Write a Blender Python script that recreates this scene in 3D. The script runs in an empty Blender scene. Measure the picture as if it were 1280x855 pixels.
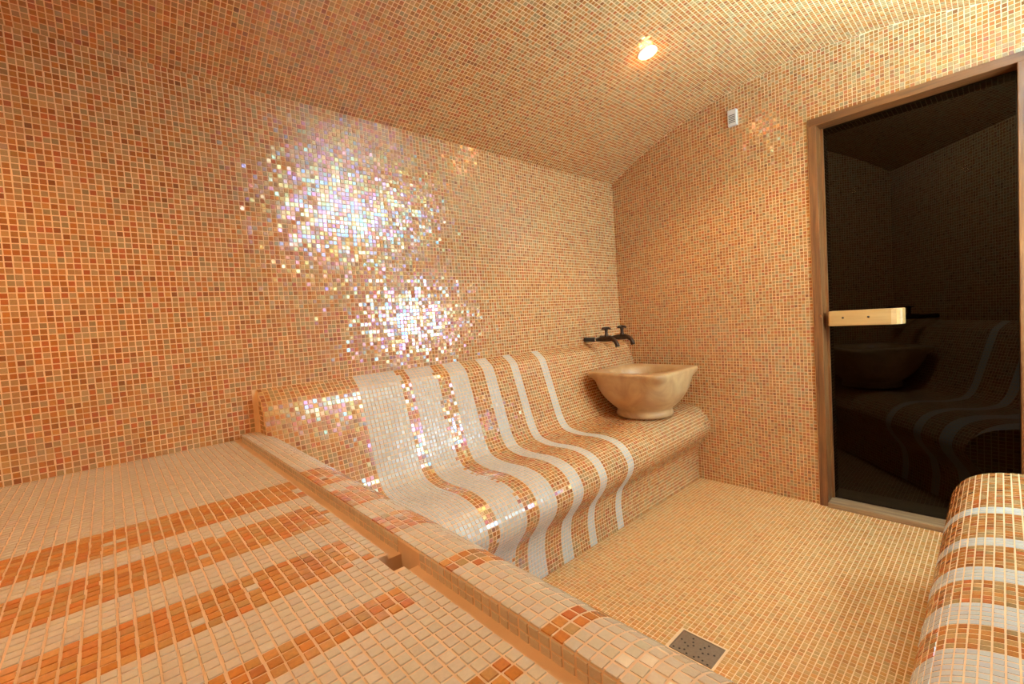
import bpy, bmesh, math
import numpy as np
from mathutils import Matrix, Vector

rng = np.random.default_rng(7)
scene = bpy.context.scene
col = scene.collection

# ------------------------------------------------------------------ camera
CAM = np.array([0.0, 0.0, 1.079])
FPX = 556.2
RIGHT = np.array([0.7370817, -0.67236034, -0.06813325])
DOWN = np.array([-0.08360037, 0.00932754, -0.99645571])
FWD = np.array([0.67061281, 0.74016523, -0.04933441])
cam_d = bpy.data.cameras.new('camera')
cam_d.sensor_fit = 'HORIZONTAL'
cam_d.sensor_width = 36.0
cam_d.lens = FPX * 36.0 / 1280.0
cam_d.clip_start = 0.02
cam_o = bpy.data.objects.new('camera', cam_d)
col.objects.link(cam_o)
mm = Matrix.Identity(4)
for i in range(3):
    mm[i][0], mm[i][1], mm[i][2], mm[i][3] = RIGHT[i], -DOWN[i], -FWD[i], CAM[i]
cam_o.matrix_world = mm
scene.camera = cam_o

# ------------------------------------------------------------------ world, exposure
w = bpy.data.worlds.new('world')
scene.world = w
w.use_nodes = True
w.node_tree.nodes['Background'].inputs[0].default_value = (0.9, 0.95, 1.0, 1)
w.node_tree.nodes['Background'].inputs[1].default_value = 0.0
vs = scene.view_settings
vs.view_transform = 'Standard'
vs.look = 'None'
vs.exposure = 0.42
vs.gamma = 1.0
vs.use_curve_mapping = False

# light levels (the lamps themselves are made with their fixtures below)
WARM = (1.0, 0.60, 0.28)
DOWNLIGHT_W = 17.0      # over the bench
PLATFORM_W = 28.0       # over the platform
COOL = (0.42, 0.76, 1.0)
GLOW_W = 0.6
VAULT_FILL_W = 86.0  # cool fill of the added, unseen trough
PANE_FILL_E = 21.0  # glow of the added, unseen pane
BEYOND_FILL_W = 9.5  # added lamp for the mirrored room behind the door glass

# ------------------------------------------------------------------ room measures (metres)
P = 0.017            # mosaic pitch
GR = 0.0026          # joint width
YB = 1.827           # back wall
YF = -0.487          # front wall (behind the camera's right shoulder)
XD = 2.70            # door wall
XL = -1.60           # end wall
VC, VZ, VR = 0.66, 0.060, 2.2444   # vault circle in y,z
Z_PLAT = 0.72


def arc(y):
    return VZ + np.sqrt(np.maximum(VR * VR - (np.asarray(y) - VC) ** 2, 0.0))


# ================================================================== materials
def srgb(r, g, b):
    f = lambda c: (c / 255 / 12.92) if c / 255 <= 0.04045 else ((c / 255 + 0.055) / 1.055) ** 2.4
    return (f(r), f(g), f(b))


def new_mat(name):
    m = bpy.data.materials.new(name)
    m.use_nodes = True
    nt = m.node_tree
    return m, nt, nt.nodes['Principled BSDF']


def N(nt, kind, **kw):
    n = nt.nodes.new(kind)
    for k, v in kw.items():
        setattr(n, k, v)
    return n


def film(nt, b, rand_socket, lo, hi, film_ior, rough):
    mr = N(nt, 'ShaderNodeMapRange')
    mr.inputs['To Min'].default_value = lo
    mr.inputs['To Max'].default_value = hi
    nt.links.new(rand_socket, mr.inputs['Value'])
    nt.links.new(mr.outputs[0], b.inputs['Thin Film Thickness'])
    b.inputs['Thin Film IOR'].default_value = film_ior
    b.inputs['Roughness'].default_value = rough
    b.inputs['IOR'].default_value = 1.7


def grain(nt, b, col_socket, amount=0.25, scale=260):
    """cloudy streaks inside the glass of each tile"""
    tc = N(nt, 'ShaderNodeTexCoord')
    no = N(nt, 'ShaderNodeTexNoise')
    no.inputs['Scale'].default_value = scale
    no.inputs['Detail'].default_value = 3
    mp = N(nt, 'ShaderNodeMapping')
    mp.inputs['Scale'].default_value = (1.0, 1.0, 2.2)
    g = N(nt, 'ShaderNodeNewGeometry')
    nt.links.new(g.outputs['Position'], mp.inputs['Vector'])
    nt.links.new(mp.outputs[0], no.inputs['Vector'])
    mr = N(nt, 'ShaderNodeMapRange')
    mr.inputs['To Min'].default_value = 1 - amount
    mr.inputs['To Max'].default_value = 1 + amount
    nt.links.new(no.outputs['Fac'], mr.inputs['Value'])
    mx = N(nt, 'ShaderNodeMix', data_type='RGBA', blend_type='MULTIPLY')
    mx.inputs['Factor'].default_value = 1.0
    nt.links.new(col_socket, mx.inputs['A'])
    nt.links.new(mr.outputs[0], mx.inputs['B'])
    nt.links.new(mx.outputs['Result'], b.inputs['Base Color'])


def tile_mat(name, single, white):
    m, nt, b = new_mat(name)
    if single:
        n = N(nt, 'ShaderNodeObjectInfo')
        c, a = n.outputs['Color'], n.outputs['Alpha']
    else:
        n = N(nt, 'ShaderNodeAttribute', attribute_name='tile_colour')
        c, a = n.outputs['Color'], n.outputs['Alpha']
    grain(nt, b, c, 0.30 if not white else 0.12)
    if white:
        b.inputs['Roughness'].default_value = 0.24
        b.inputs['IOR'].default_value = 1.5
    else:
        film(nt, b, a, 95, 290, 2.0, 0.17)
    return m


M_TILE = tile_mat('mosaic_glass', False, False)
M_TILE1 = tile_mat('mosaic_glass_single', True, False)
M_WHITE = tile_mat('mosaic_white', False, True)
M_WHITE1 = tile_mat('mosaic_white_single', True, True)


def simple(name, c, rough=0.5, metal=0.0, spec=0.5, noise=0.0, nscale=40.0):
    m, nt, b = new_mat(name)
    b.inputs['Base Color'].default_value = (*c, 1)
    b.inputs['Roughness'].default_value = rough
    b.inputs['Metallic'].default_value = metal
    b.inputs['Specular IOR Level'].default_value = spec
    if noise:
        g = N(nt, 'ShaderNodeNewGeometry')
        no = N(nt, 'ShaderNodeTexNoise')
        no.inputs['Scale'].default_value = nscale
        no.inputs['Detail'].default_value = 6
        nt.links.new(g.outputs['Position'], no.inputs['Vector'])
        r = N(nt, 'ShaderNodeValToRGB')
        r.color_ramp.elements[0].position = 0.3
        r.color_ramp.elements[1].position = 0.7
        r.color_ramp.elements[0].color = (*[x * (1 - noise) for x in c], 1)
        r.color_ramp.elements[1].color = (*[min(1, x * (1 + noise)) for x in c], 1)
        nt.links.new(no.outputs['Fac'], r.inputs[0])
        nt.links.new(r.outputs[0], b.inputs['Base Color'])
    return m


GROUT = (0.80, 0.545, 0.295)
M_GROUT = simple('grout', GROUT, 0.85, noise=0.10, nscale=14)
M_GROUT_PALE = simple('grout_pale', (0.66, 0.46, 0.28), 0.85, noise=0.08, nscale=14)

# the glass palette: linear albedo, weight
PALETTE = [((0.450, 0.150, 0.026), 0.26), ((0.490, 0.195, 0.045), 0.22), ((0.480, 0.245, 0.082), 0.20),
           ((0.420, 0.250, 0.100), 0.12), ((0.385, 0.235, 0.090), 0.06), ((0.460, 0.120, 0.028), 0.09),
           ((0.310, 0.098, 0.020), 0.05)]
WHITES = (0.56, 0.56, 0.53)


def orange_cols(n, bright=1.0):
    c = np.array([p[0] for p in PALETTE])
    wt = np.array([p[1] for p in PALETTE])
    k = rng.choice(len(c), size=n, p=wt / wt.sum())
    v = c[k] * rng.normal(1.0, 0.10, (n, 1)).clip(0.7, 1.35) * bright
    return np.c_[v, rng.random(n)]


def white_cols(n):
    v = np.array(WHITES)[None, :] * rng.normal(1.0, 0.03, (n, 1)).clip(0.85, 1.15)
    v = v * (1 + rng.normal(0, 0.012, (n, 3)))
    return np.c_[v, rng.random(n)]


def mosaic_procedural(name, stripes=None):
    """mosaic too far away, or never in view, for single pieces: cells from the UV map in metres"""
    m, nt, b = new_mat(name)
    uv = N(nt, 'ShaderNodeUVMap')
    dv = N(nt, 'ShaderNodeVectorMath', operation='SCALE')
    dv.inputs['Scale'].default_value = 1.0 / P
    nt.links.new(uv.outputs[0], dv.inputs[0])
    fl = N(nt, 'ShaderNodeVectorMath', operation='FLOOR')
    nt.links.new(dv.outputs[0], fl.inputs[0])
    fr = N(nt, 'ShaderNodeVectorMath', operation='FRACTION')
    nt.links.new(dv.outputs[0], fr.inputs[0])
    wn = N(nt, 'ShaderNodeTexWhiteNoise', noise_dimensions='2D')
    nt.links.new(fl.outputs[0], wn.inputs['Vector'])
    rp = N(nt, 'ShaderNodeValToRGB')
    rp.color_ramp.interpolation = 'CONSTANT'
    acc = 0.0
    for i, (c, wt) in enumerate(PALETTE):
        e = rp.color_ramp.elements[0] if i == 0 else rp.color_ramp.elements.new(acc)
        e.position = acc
        e.color = (*c, 1)
        acc += wt
    nt.links.new(wn.outputs['Value'], rp.inputs[0])
    tilec = rp.outputs[0]
    sx = N(nt, 'ShaderNodeSeparateXYZ')
    nt.links.new(fr.outputs[0], sx.inputs[0])
    if stripes:
        su = N(nt, 'ShaderNodeSeparateXYZ')
        nt.links.new(uv.outputs[0], su.inputs[0])
        tot = None
        for lo, hi in stripes:
            a1 = N(nt, 'ShaderNodeMath', operation='GREATER_THAN')
            a1.inputs[1].default_value = lo
            a2 = N(nt, 'ShaderNodeMath', operation='LESS_THAN')
            a2.inputs[1].default_value = hi
            nt.links.new(su.outputs[0], a1.inputs[0])
            nt.links.new(su.outputs[0], a2.inputs[0])
            mu = N(nt, 'ShaderNodeMath', operation='MULTIPLY')
            nt.links.new(a1.outputs[0], mu.inputs[0])
            nt.links.new(a2.outputs[0], mu.inputs[1])
            if tot is None:
                tot = mu.outputs[0]
            else:
                ad = N(nt, 'ShaderNodeMath', operation='ADD')
                nt.links.new(tot, ad.inputs[0])
                nt.links.new(mu.outputs[0], ad.inputs[1])
                tot = ad.outputs[0]
        mw = N(nt, 'ShaderNodeMix', data_type='RGBA')
        nt.links.new(tot, mw.inputs['Factor'])
        nt.links.new(tilec, mw.inputs['A'])
        mw.inputs['B'].default_value = (*WHITES, 1)
        tilec = mw.outputs['Result']
    masks = []
    for o in ('X', 'Y'):
        gt = N(nt, 'ShaderNodeMath', operation='GREATER_THAN')
        gt.inputs[1].default_value = GR / P
        nt.links.new(sx.outputs[o], gt.inputs[0])
        masks.append(gt.outputs[0])
    mk = N(nt, 'ShaderNodeMath', operation='MULTIPLY')
    nt.links.new(masks[0], mk.inputs[0])
    nt.links.new(masks[1], mk.inputs[1])
    mx = N(nt, 'ShaderNodeMix', data_type='RGBA')
    nt.links.new(mk.outputs[0], mx.inputs['Factor'])
    mx.inputs['A'].default_value = (*GROUT, 1)
    nt.links.new(tilec, mx.inputs['B'])
    nt.links.new(mx.outputs['Result'], b.inputs['Base Color'])
    b.inputs['Roughness'].default_value = 0.3
    return m


def wood_mat(name, c1, c2, axis, rough=0.45):
    m, nt, b = new_mat(name)
    g = N(nt, 'ShaderNodeNewGeometry')
    mp = N(nt, 'ShaderNodeMapping')
    s = [70.0, 70.0, 70.0]
    s[axis] = 4.0
    mp.inputs['Scale'].default_value = s
    no = N(nt, 'ShaderNodeTexNoise')
    no.inputs['Scale'].default_value = 1.0
    no.inputs['Detail'].default_value = 5
    no.inputs['Distortion'].default_value = 0.6
    r = N(nt, 'ShaderNodeValToRGB')
    r.color_ramp.elements[0].position = 0.3
    r.color_ramp.elements[1].position = 0.72
    r.color_ramp.elements[0].color = (*c1, 1)
    r.color_ramp.elements[1].color = (*c2, 1)
    nt.links.new(g.outputs['Position'], mp.inputs['Vector'])
    nt.links.new(mp.outputs[0], no.inputs['Vector'])
    nt.links.new(no.outputs['Fac'], r.inputs[0])
    nt.links.new(r.outputs[0], b.inputs['Base Color'])
    bp = N(nt, 'ShaderNodeBump')
    bp.inputs['Strength'].default_value = 0.15
    bp.inputs['Distance'].default_value = 0.002
    nt.links.new(no.outputs['Fac'], bp.inputs['Height'])
    nt.links.new(bp.outputs[0], b.inputs['Normal'])
    b.inputs['Roughness'].default_value = rough
    return m


M_WOOD_V = wood_mat('frame_wood_upright', (0.12, 0.037, 0.008), (0.28, 0.098, 0.022), 2)
M_WOOD_H = wood_mat('frame_wood_cross', (0.12, 0.037, 0.008), (0.28, 0.098, 0.022), 1)
M_SILL = wood_mat('sill_wood', (0.20, 0.105, 0.045), (0.42, 0.24, 0.11), 1, 0.5)
M_PINE = wood_mat('handle_wood', (0.42, 0.20, 0.055), (0.52, 0.265, 0.082), 1, 0.5)
M_BRONZE = simple('dark_bronze', (0.060, 0.035, 0.022), 0.42, 0.85, noise=0.5, nscale=90)
M_BLACK = simple('black_rubber', (0.018, 0.016, 0.015), 0.5)
M_CHROME = simple('chrome', (0.75, 0.72, 0.66), 0.15, 1.0)
M_STEEL = simple('drain_steel', (0.27, 0.19, 0.12), 0.45, 0.5, noise=0.10, nscale=120)
M_DARK = simple('dark_void', (0.012, 0.008, 0.005), 0.9)
M_PLASTIC = simple('white_plastic', (0.72, 0.68, 0.60), 0.45)
M_SLOT = simple('grille_slot', (0.10, 0.075, 0.055), 0.6)
M_TRIM = simple('downlight_trim', (0.80, 0.72, 0.62), 0.35)
M_PAINT = simple('white_paint', (0.75, 0.74, 0.70), 0.4)


def stone_mat():
    m, nt, b = new_mat('beige_stone')
    g = N(nt, 'ShaderNodeNewGeometry')
    n1 = N(nt, 'ShaderNodeTexNoise')
    n1.inputs['Scale'].default_value = 9
    n1.inputs['Detail'].default_value = 8
    n1.inputs['Distortion'].default_value = 1.5
    r = N(nt, 'ShaderNodeValToRGB')
    r.color_ramp.elements[0].position = 0.30
    r.color_ramp.elements[1].position = 0.72
    r.color_ramp.elements[0].color = (0.42, 0.225, 0.085, 1)
    r.color_ramp.elements[1].color = (0.60, 0.37, 0.165, 1)
    nt.links.new(g.outputs['Position'], n1.inputs['Vector'])
    nt.links.new(n1.outputs['Fac'], r.inputs[0])
    nt.links.new(r.outputs[0], b.inputs['Base Color'])
    b.inputs['Roughness'].default_value = 0.38
    return m


M_STONE = stone_mat()


def glass_mat():
    """dark tinted pane: most light is absorbed, a little passes, a little mirrors"""
    m, nt, b = new_mat('tinted_glass')
    nt.nodes.remove(b)
    out = nt.nodes['Material Output']
    tr = N(nt, 'ShaderNodeBsdfTransparent')
    tr.inputs['Color'].default_value = (0.36, 0.355, 0.35, 1)
    gl = N(nt, 'ShaderNodeBsdfGlossy')
    gl.inputs['Roughness'].default_value = 0.01
    fr = N(nt, 'ShaderNodeFresnel')
    fr.inputs['IOR'].default_value = 1.06
    mx = N(nt, 'ShaderNodeMixShader')
    nt.links.new(fr.outputs[0], mx.inputs[0])
    nt.links.new(tr.outputs[0], mx.inputs[1])
    nt.links.new(gl.outputs[0], mx.inputs[2])
    nt.links.new(mx.outputs[0], out.inputs['Surface'])
    return m


M_GLASS = glass_mat()


def emit_mat(name, c, s):
    m, nt, b = new_mat(name)
    b.inputs['Base Color'].default_value = (0.8, 0.8, 0.8, 1)
    b.inputs['Emission Color'].default_value = (*c, 1)
    b.inputs['Emission Strength'].default_value = s
    return m


M_LENS = emit_mat('downlight_lens', (1.0, 0.76, 0.44), 8.0)
M_PANE = emit_mat('fill_pane_glow', (0.55, 0.82, 1.0), PANE_FILL_E)
M_LAMP = emit_mat('fill_strip_glow', COOL, 4.0)


# ================================================================== object helpers
def link(o, parent=None):
    col.objects.link(o)
    if parent is not None:
        o.parent = parent
        base = Vector((0, 0, 0))
        q = parent
        while q is not None:
            base += q.location
            q = q.parent
        o.location = o.location - base
    return o


def thing(name, label, cat, loc=(0, 0, 0), group=None):
    o = bpy.data.objects.new(name, None)
    o.empty_display_size = 0.1
    o.location = loc
    o['label'] = label
    o['category'] = cat
    if group:
        o['group'] = group
    col.objects.link(o)
    return o


def mesh_obj(name, verts, faces, mat, parent=None, smooth=False, uv=None):
    me = bpy.data.meshes.new(name)
    me.from_pydata([tuple(v) for v in verts], [], [tuple(f) for f in faces])
    me.materials.append(mat)
    if smooth:
        me.polygons.foreach_set('use_smooth', [True] * len(me.polygons))
    if uv is not None:
        l = me.uv_layers.new(name='UVMap')
        idx = np.zeros(len(me.loops), dtype=np.int32)
        me.loops.foreach_get('vertex_index', idx)
        l.data.foreach_set('uv', np.asarray(uv, dtype=np.float32)[idx].ravel())
    me.update()
    o = bpy.data.objects.new(name, me)
    return link(o, parent)


def bm_obj(name, bm, mat, parent=None, smooth=False):
    bmesh.ops.recalc_face_normals(bm, faces=bm.faces)
    me = bpy.data.meshes.new(name)
    bm.to_mesh(me)
    bm.free()
    me.materials.append(mat)
    if smooth:
        me.polygons.foreach_set('use_smooth', [True] * len(me.polygons))
    o = bpy.data.objects.new(name, me)
    return link(o, parent)


def box(name, lo, hi, mat, parent=None, bevel=0.0, seg=2):
    bm = bmesh.new()
    bmesh.ops.create_cube(bm, size=1.0)
    for v in bm.verts:
        for k in range(3):
            v.co[k] = lo[k] + (v.co[k] + 0.5) * (hi[k] - lo[k])
    if bevel:
        bmesh.ops.bevel(bm, geom=bm.edges[:], offset=bevel, segments=seg, affect='EDGES', profile=0.6)
    return bm_obj(name, bm, mat, parent)


def structure(o, label=None):
    o['kind'] = 'structure'
    if label:
        o['label'] = label
    return o


def lathe(name, prof, mat, centre, parent=None, seg=40, axis='z', smooth=True):
    """prof: list of (radius, height) turned about an axis through centre"""
    vs_, fs = [], []
    for r, h in prof:
        for k in range(seg):
            a = 2 * math.pi * k / seg
            p = (r * math.cos(a), r * math.sin(a), h)
            if axis == 'y':
                p = (p[0], -p[2], p[1])
            elif axis == 'x':
                p = (p[2], p[0], p[1])
            vs_.append(tuple(centre[i] + p[i] for i in range(3)))
    n = len(prof)
    for i in range(n - 1):
        for k in range(seg):
            k2 = (k + 1) % seg
            fs.append((i * seg + k, i * seg + k2, (i + 1) * seg + k2, (i + 1) * seg + k))
    fs.append(tuple(range(seg))[::-1])
    fs.append(tuple((n - 1) * seg + k for k in range(seg)))
    bm = bmesh.new()
    bvs = [bm.verts.new(v) for v in vs_]
    for f in fs:
        try:
            bm.faces.new([bvs[i] for i in f])
        except ValueError:
            pass
    o = bm_obj(name, bm, mat, parent, False)
    if smooth:
        o.data.polygons.foreach_set('use_smooth', [len(p.vertices) == 4 for p in o.data.polygons])
    return o


def tube(name, pts, radii, mat, parent=None, seg=14):
    pts = [Vector(p) for p in pts]
    bm = bmesh.new()
    rings = []
    up = Vector((0, 0, 1))
    for i, p in enumerate(pts):
        t = (pts[min(i + 1, len(pts) - 1)] - pts[max(i - 1, 0)]).normalized()
        a = t.cross(Vector((1, 0, 0))) if abs(t.x) < 0.9 else t.cross(up)
        a.normalize()
        b = t.cross(a).normalized()
        r = radii[i] if hasattr(radii, '__len__') else radii
        rings.append([bm.verts.new(p + a * (r * math.cos(2 * math.pi * k / seg)) + b * (r * math.sin(2 * math.pi * k / seg))) for k in range(seg)])
    for i in range(len(rings) - 1):
        for k in range(seg):
            bm.faces.new((rings[i][k], rings[i][(k + 1) % seg], rings[i + 1][(k + 1) % seg], rings[i + 1][k]))
    bm.faces.new(rings[0])
    bm.faces.new(rings[-1])
    o = bm_obj(name, bm, mat, parent)
    o.data.polygons.foreach_set('use_smooth', [len(p.vertices) == 4 for p in o.data.polygons])
    return o


# ================================================================== mosaic machinery
TH, BEV = 0.0009, 0.0005


def unit_tile(name, mat):
    s = 0.5
    i = 0.5 - BEV / (P - GR)
    v = [(-s, -s, -0.0006), (s, -s, -0.0006), (s, s, -0.0006), (-s, s, -0.0006),
         (-i, -i, TH), (i, -i, TH), (i, i, TH), (-i, i, TH)]
    f = [(4, 5, 6, 7), (0, 1, 5, 4), (1, 2, 6, 5), (2, 3, 7, 6), (3, 0, 4, 7)]
    me = bpy.data.meshes.new(name)
    me.from_pydata(v, [], f)
    me.materials.append(mat)
    me.update()
    return me


ME_TILE = unit_tile('tile', M_TILE1)
ME_TILE_W = unit_tile('tile_white', M_WHITE1)


def project(p):
    d = p - CAM
    z = d @ FWD
    z = np.where(np.abs(z) < 1e-6, 1e-6, z)
    return 640 + FPX * (d @ RIGHT) / z, 427.5 + FPX * (d @ DOWN) / z, z


def lay(parent, corners, normals, cols, white, singles=300, visible=None, tilt=1.6):
    """corners (n,4,3) counter-clockwise seen from the front; the `singles` tiles that show
    largest become objects of their own, the rest one joined part"""
    corners = np.asarray(corners, float)
    n = len(corners)
    if n == 0:
        return
    cen = corners.mean(1)
    nr = normals / np.linalg.norm(normals, axis=1, keepdims=True)
    x, y, z = project(corners.reshape(-1, 3))
    x = x.reshape(n, 4)
    y = y.reshape(n, 4)
    z = z.reshape(n, 4)
    area = 0.5 * np.abs((x[:, 0] - x[:, 2]) * (y[:, 1] - y[:, 3]) - (x[:, 1] - x[:, 3]) * (y[:, 0] - y[:, 2]))
    ok = (z.min(1) > 0.05) & (x.min(1) > 0) & (x.max(1) < 1280) & (y.min(1) > 0) & (y.max(1) < 855)
    ok &= ((CAM - cen) * nr).sum(1) > 0
    if visible is not None:
        ok &= visible(cen)
    score = np.where(ok, area, -1)
    order = np.argsort(-score)[:singles]
    pick = order[score[order] > 4]
    one = np.zeros(n, bool)
    one[pick] = True
    u = corners[:, 1] - corners[:, 0]
    v = corners[:, 3] - corners[:, 0]
    lu = np.linalg.norm(u, axis=1)
    lv = np.linalg.norm(v, axis=1)
    ta = rng.normal(0, math.radians(tilt), (n, 2))
    # ---- joined part
    for flag, mat in ((False, M_TILE), (True, M_WHITE)):
        s = (~one) & (white == flag)
        k = int(s.sum())
        if k == 0:
            continue
        c = cen[s][:, None, :]
        nn = nr[s][:, None, :]
        d = corners[s] - c
        fu = (1 - GR / np.maximum(lu[s], 1e-4)).clip(0.3, 1)[:, None, None]
        base = c + d * fu - nn * 0.0006
        sgn = np.array([[-1, -1], [1, -1], [1, 1], [-1, 1]], float)
        dz = (sgn[None, :, 0] * ta[s][:, 0:1] * lu[s][:, None] / 2 + sgn[None, :, 1] * ta[s][:, 1:2] * lv[s][:, None] / 2)
        top = c + d * (fu - 2 * BEV / P) + nn * (TH + dz[:, :, None])
        vv = np.concatenate([base, top], 1).reshape(-1, 3)
        fl = np.array([[4, 5, 6, 7], [0, 1, 5, 4], [1, 2, 6, 5], [2, 3, 7, 6], [3, 0, 4, 7]])
        ff = (fl[None] + (np.arange(k) * 8)[:, None, None]).reshape(-1, 4)
        me = bpy.data.meshes.new('mosaic')
        me.vertices.add(len(vv))
        me.vertices.foreach_set('co', vv.astype(np.float32).ravel())
        me.loops.add(ff.size)
        me.loops.foreach_set('vertex_index', ff.astype(np.int32).ravel())
        me.polygons.add(len(ff))
        me.polygons.foreach_set('loop_start', np.arange(0, ff.size, 4, dtype=np.int32))
        me.polygons.foreach_set('loop_total', np.full(len(ff), 4, dtype=np.int32))
        at = me.attributes.new('tile_colour', 'FLOAT_COLOR', 'FACE')
        at.data.foreach_set('color', np.repeat(cols[s], 5, axis=0).astype(np.float32).ravel())
        me.materials.append(mat)
        me.update()
        me.validate()
        me.shade_flat()
        o = bpy.data.objects.new('white_mosaic' if flag else 'mosaic', me)
        o['kind'] = 'stuff'
        link(o, parent)
    # ---- single tiles
    off = np.zeros(3)
    q = parent
    while q is not None:
        off += np.array(q.location)
        q = q.parent
    for i in pick:
        a = u[i] / lu[i]
        nz = nr[i]
        b = np.cross(nz, a)
        nz2 = nz - a * ta[i, 0] - b * ta[i, 1]
        nz2 /= np.linalg.norm(nz2)
        a2 = a - nz2 * (a @ nz2)
        a2 /= np.linalg.norm(a2)
        b2 = np.cross(nz2, a2)
        m4 = Matrix.Identity(4)
        su, sv = max(lu[i] - GR, 0.003), max(lv[i] - GR, 0.003)
        p = cen[i] - off
        for r_ in range(3):
            m4[r_][0], m4[r_][1], m4[r_][2], m4[r_][3] = a2[r_] * su, b2[r_] * sv, nz2[r_], p[r_]
        o = bpy.data.objects.new('tile', ME_TILE_W if white[i] else ME_TILE)
        o.color = tuple(float(t) for t in cols[i])
        col.objects.link(o)
        o.parent = parent
        o.matrix_basis = m4


def grid(o, u, v, us, vs_, jitter=0.0004):
    """tile corners of a flat field: origin o, axes u,v, line positions us, vs"""
    o, u, v = np.array(o, float), np.array(u, float), np.array(v, float)
    A, B = np.meshgrid(us[:-1], vs_[:-1], indexing='ij')
    A2, B2 = np.meshgrid(us[1:], vs_[1:], indexing='ij')
    jr = np.repeat(rng.normal(0, jitter, A.size)[:, None], 4, 1)
    q = [(A, B), (A2, B), (A2, B2), (A, B2)]
    cs = np.stack([o + a.reshape(-1, 1) * u + b.reshape(-1, 1) * v for a, b in q], 1)
    return cs + jr[:, :, None] * u


def lines(a, b):
    n = max(1, int(round((b - a) / P)))
    return np.linspace(a, b, n + 1)


def flat_uv_obj(name, verts, faces, uv, mat):
    return mesh_obj(name, verts, faces, mat, uv=uv)


# ================================================================== THE ROOM
M_PROC = mosaic_procedural('mosaic_unseen')

# ---- back wall
wb = structure(mesh_obj('wall_back', [(XL, YB, 0), (XD, YB, 0), (XD, YB, 1.98), (XL, YB, 1.98),
                                      (XL, YB + .12, 0), (XD, YB + .12, 0), (XD, YB + .12, 1.98), (XL, YB + .12, 1.98)],
                        [(0, 1, 2, 3), (5, 4, 7, 6), (3, 2, 6, 7), (0, 3, 7, 4), (1, 5, 6, 2)], M_GROUT),
               'orange glass mosaic wall behind the long bench')
zs = float(arc(YB))
c1 = grid((0, YB, 0), (1, 0, 0), (0, 0, 1), lines(XL, XD), lines(Z_PLAT, zs))
m_ = (c1.mean(1)[:, 0] < 0.37) | (c1.mean(1)[:, 2] > 0.89)
c1 = c1[m_]
lay(wb, c1, np.tile([0, -1.0, 0], (len(c1), 1)), orange_cols(len(c1)), np.zeros(len(c1), bool))

# ---- door wall with its opening
DY0, DY1, DZ = -0.087, 0.650, 1.977      # outside of the wooden frame
TW = 0.20


def wall_prism(y0, y1, z0):
    ys = np.linspace(y0, y1, max(2, int((y1 - y0) / 0.05) + 2))
    v, f = [], []
    for x in (XD, XD + TW):
        for yy in ys:
            v.append((x, yy, z0))
            v.append((x, yy, float(arc(yy)) + 0.004))
    n = len(ys)
    for k in range(n - 1):
        a = 2 * k
        f.append((a, a + 1, a + 3, a + 2))
        b = 2 * n + a
        f.append((b, b + 2, b + 3, b + 1))
        f.append((a + 1, b + 1, b + 3, a + 3))
        f.append((a, a + 2, b + 2, b))
    f.append((0, 2 * n, 2 * n + 1, 1))
    e = 2 * (n - 1)
    f.append((e, e + 1, 2 * n + e + 1, 2 * n + e))
    return v, f


V_, F_ = [], []
for a in ((YF, DY0, 0.0), (DY1, YB, 0.0), (DY0, DY1, DZ)):
    v, f = wall_prism(*a)
    F_ += [tuple(i + len(V_) for i in q) for q in f]
    V_ += v
wd = structure(mesh_obj('wall_door', V_, F_, M_GROUT), 'orange glass mosaic end wall holding the dark glass door')
c2 = grid((XD, 0, 0), (0, -1, 0), (0, 0, 1), lines(-YB, -YF), lines(0, 2.32))
a_ = arc(c2[:, :, 1]) - 0.002
lowest = c2[:, :, 2].min(1)
keep = (lowest + 0.004 < a_.min(1))
c2[:, :, 2] = np.minimum(c2[:, :, 2], a_)
yy = c2.mean(1)[:, 1]
zz = c2.mean(1)[:, 2]
keep &= ~((yy > DY0 - 0.004) & (yy < DY1 + 0.004) & (zz < DZ + 0.006))
c2 = c2[keep]
lay(wd, c2, np.tile([-1.0, 0, 0], (len(c2), 1)), orange_cols(len(c2)), np.zeros(len(c2), bool),
    visible=lambda c: (c[:, 2] > 0.9) | (c[:, 1] < 1.2))
# the tiled reveal behind the glass
rv = [grid((0, 0.613, 0), (1, 0, 0), (0, 0, 1), lines(2.80, 2.90), lines(0.03, 1.94)),
      grid((0, 0, 1.94), (0, 1, 0), (1, 0, 0), lines(-0.05, 0.613), lines(2.80, 2.90))]
box('reveal', (2.795, 0.6125, 0.0), (2.90, 0.66, 1.98), M_GROUT, wd)
box('reveal', (2.795, -0.09, 1.9405), (2.90, 0.66, 1.98), M_GROUT, wd)
box('reveal', (2.795, -0.09, 0.0), (2.90, -0.0495, 1.98), M_GROUT, wd)
for k, nrm in ((0, (0, -1.0, 0)), (1, (0, 0, -1.0))):
    lay(wd, rv[k], np.tile(nrm, (len(rv[k]), 1)), orange_cols(len(rv[k])), np.zeros(len(rv[k]), bool), singles=0)

# ---- vaulted ceiling
th0 = math.asin((YB - VC) / VR)
th1 = math.asin((VC - YF) / VR)
ths = np.linspace(-th1, th0, 61)
vv, uvv, ff = [], [], []
for r in (VR, VR + 0.1):
    for t in ths:
        for x in (XL, XD):
            vv.append((x, VC + r * math.sin(t), VZ + r * math.cos(t)))
n = len(ths)
for k in range(n - 1):
    a = 2 * k
    ff.append((a, a + 2, a + 3, a + 1))
    b = 2 * n + a
    ff.append((b, b + 1, b + 3, b + 2))
ce = structure(mesh_obj('ceiling', vv, ff, M_GROUT, smooth=True), 'barrel vaulted ceiling of small orange glass mosaic')
nt_ = int(round(VR * (th0 + th1) / P))
tl = np.linspace(-th1, th0, nt_ + 1)
xs = lines(-1.0, XD)
A, B = np.meshgrid(xs[:-1], tl[:-1], indexing='ij')
A2, B2 = np.meshgrid(xs[1:], tl[1:], indexing='ij')
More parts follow.
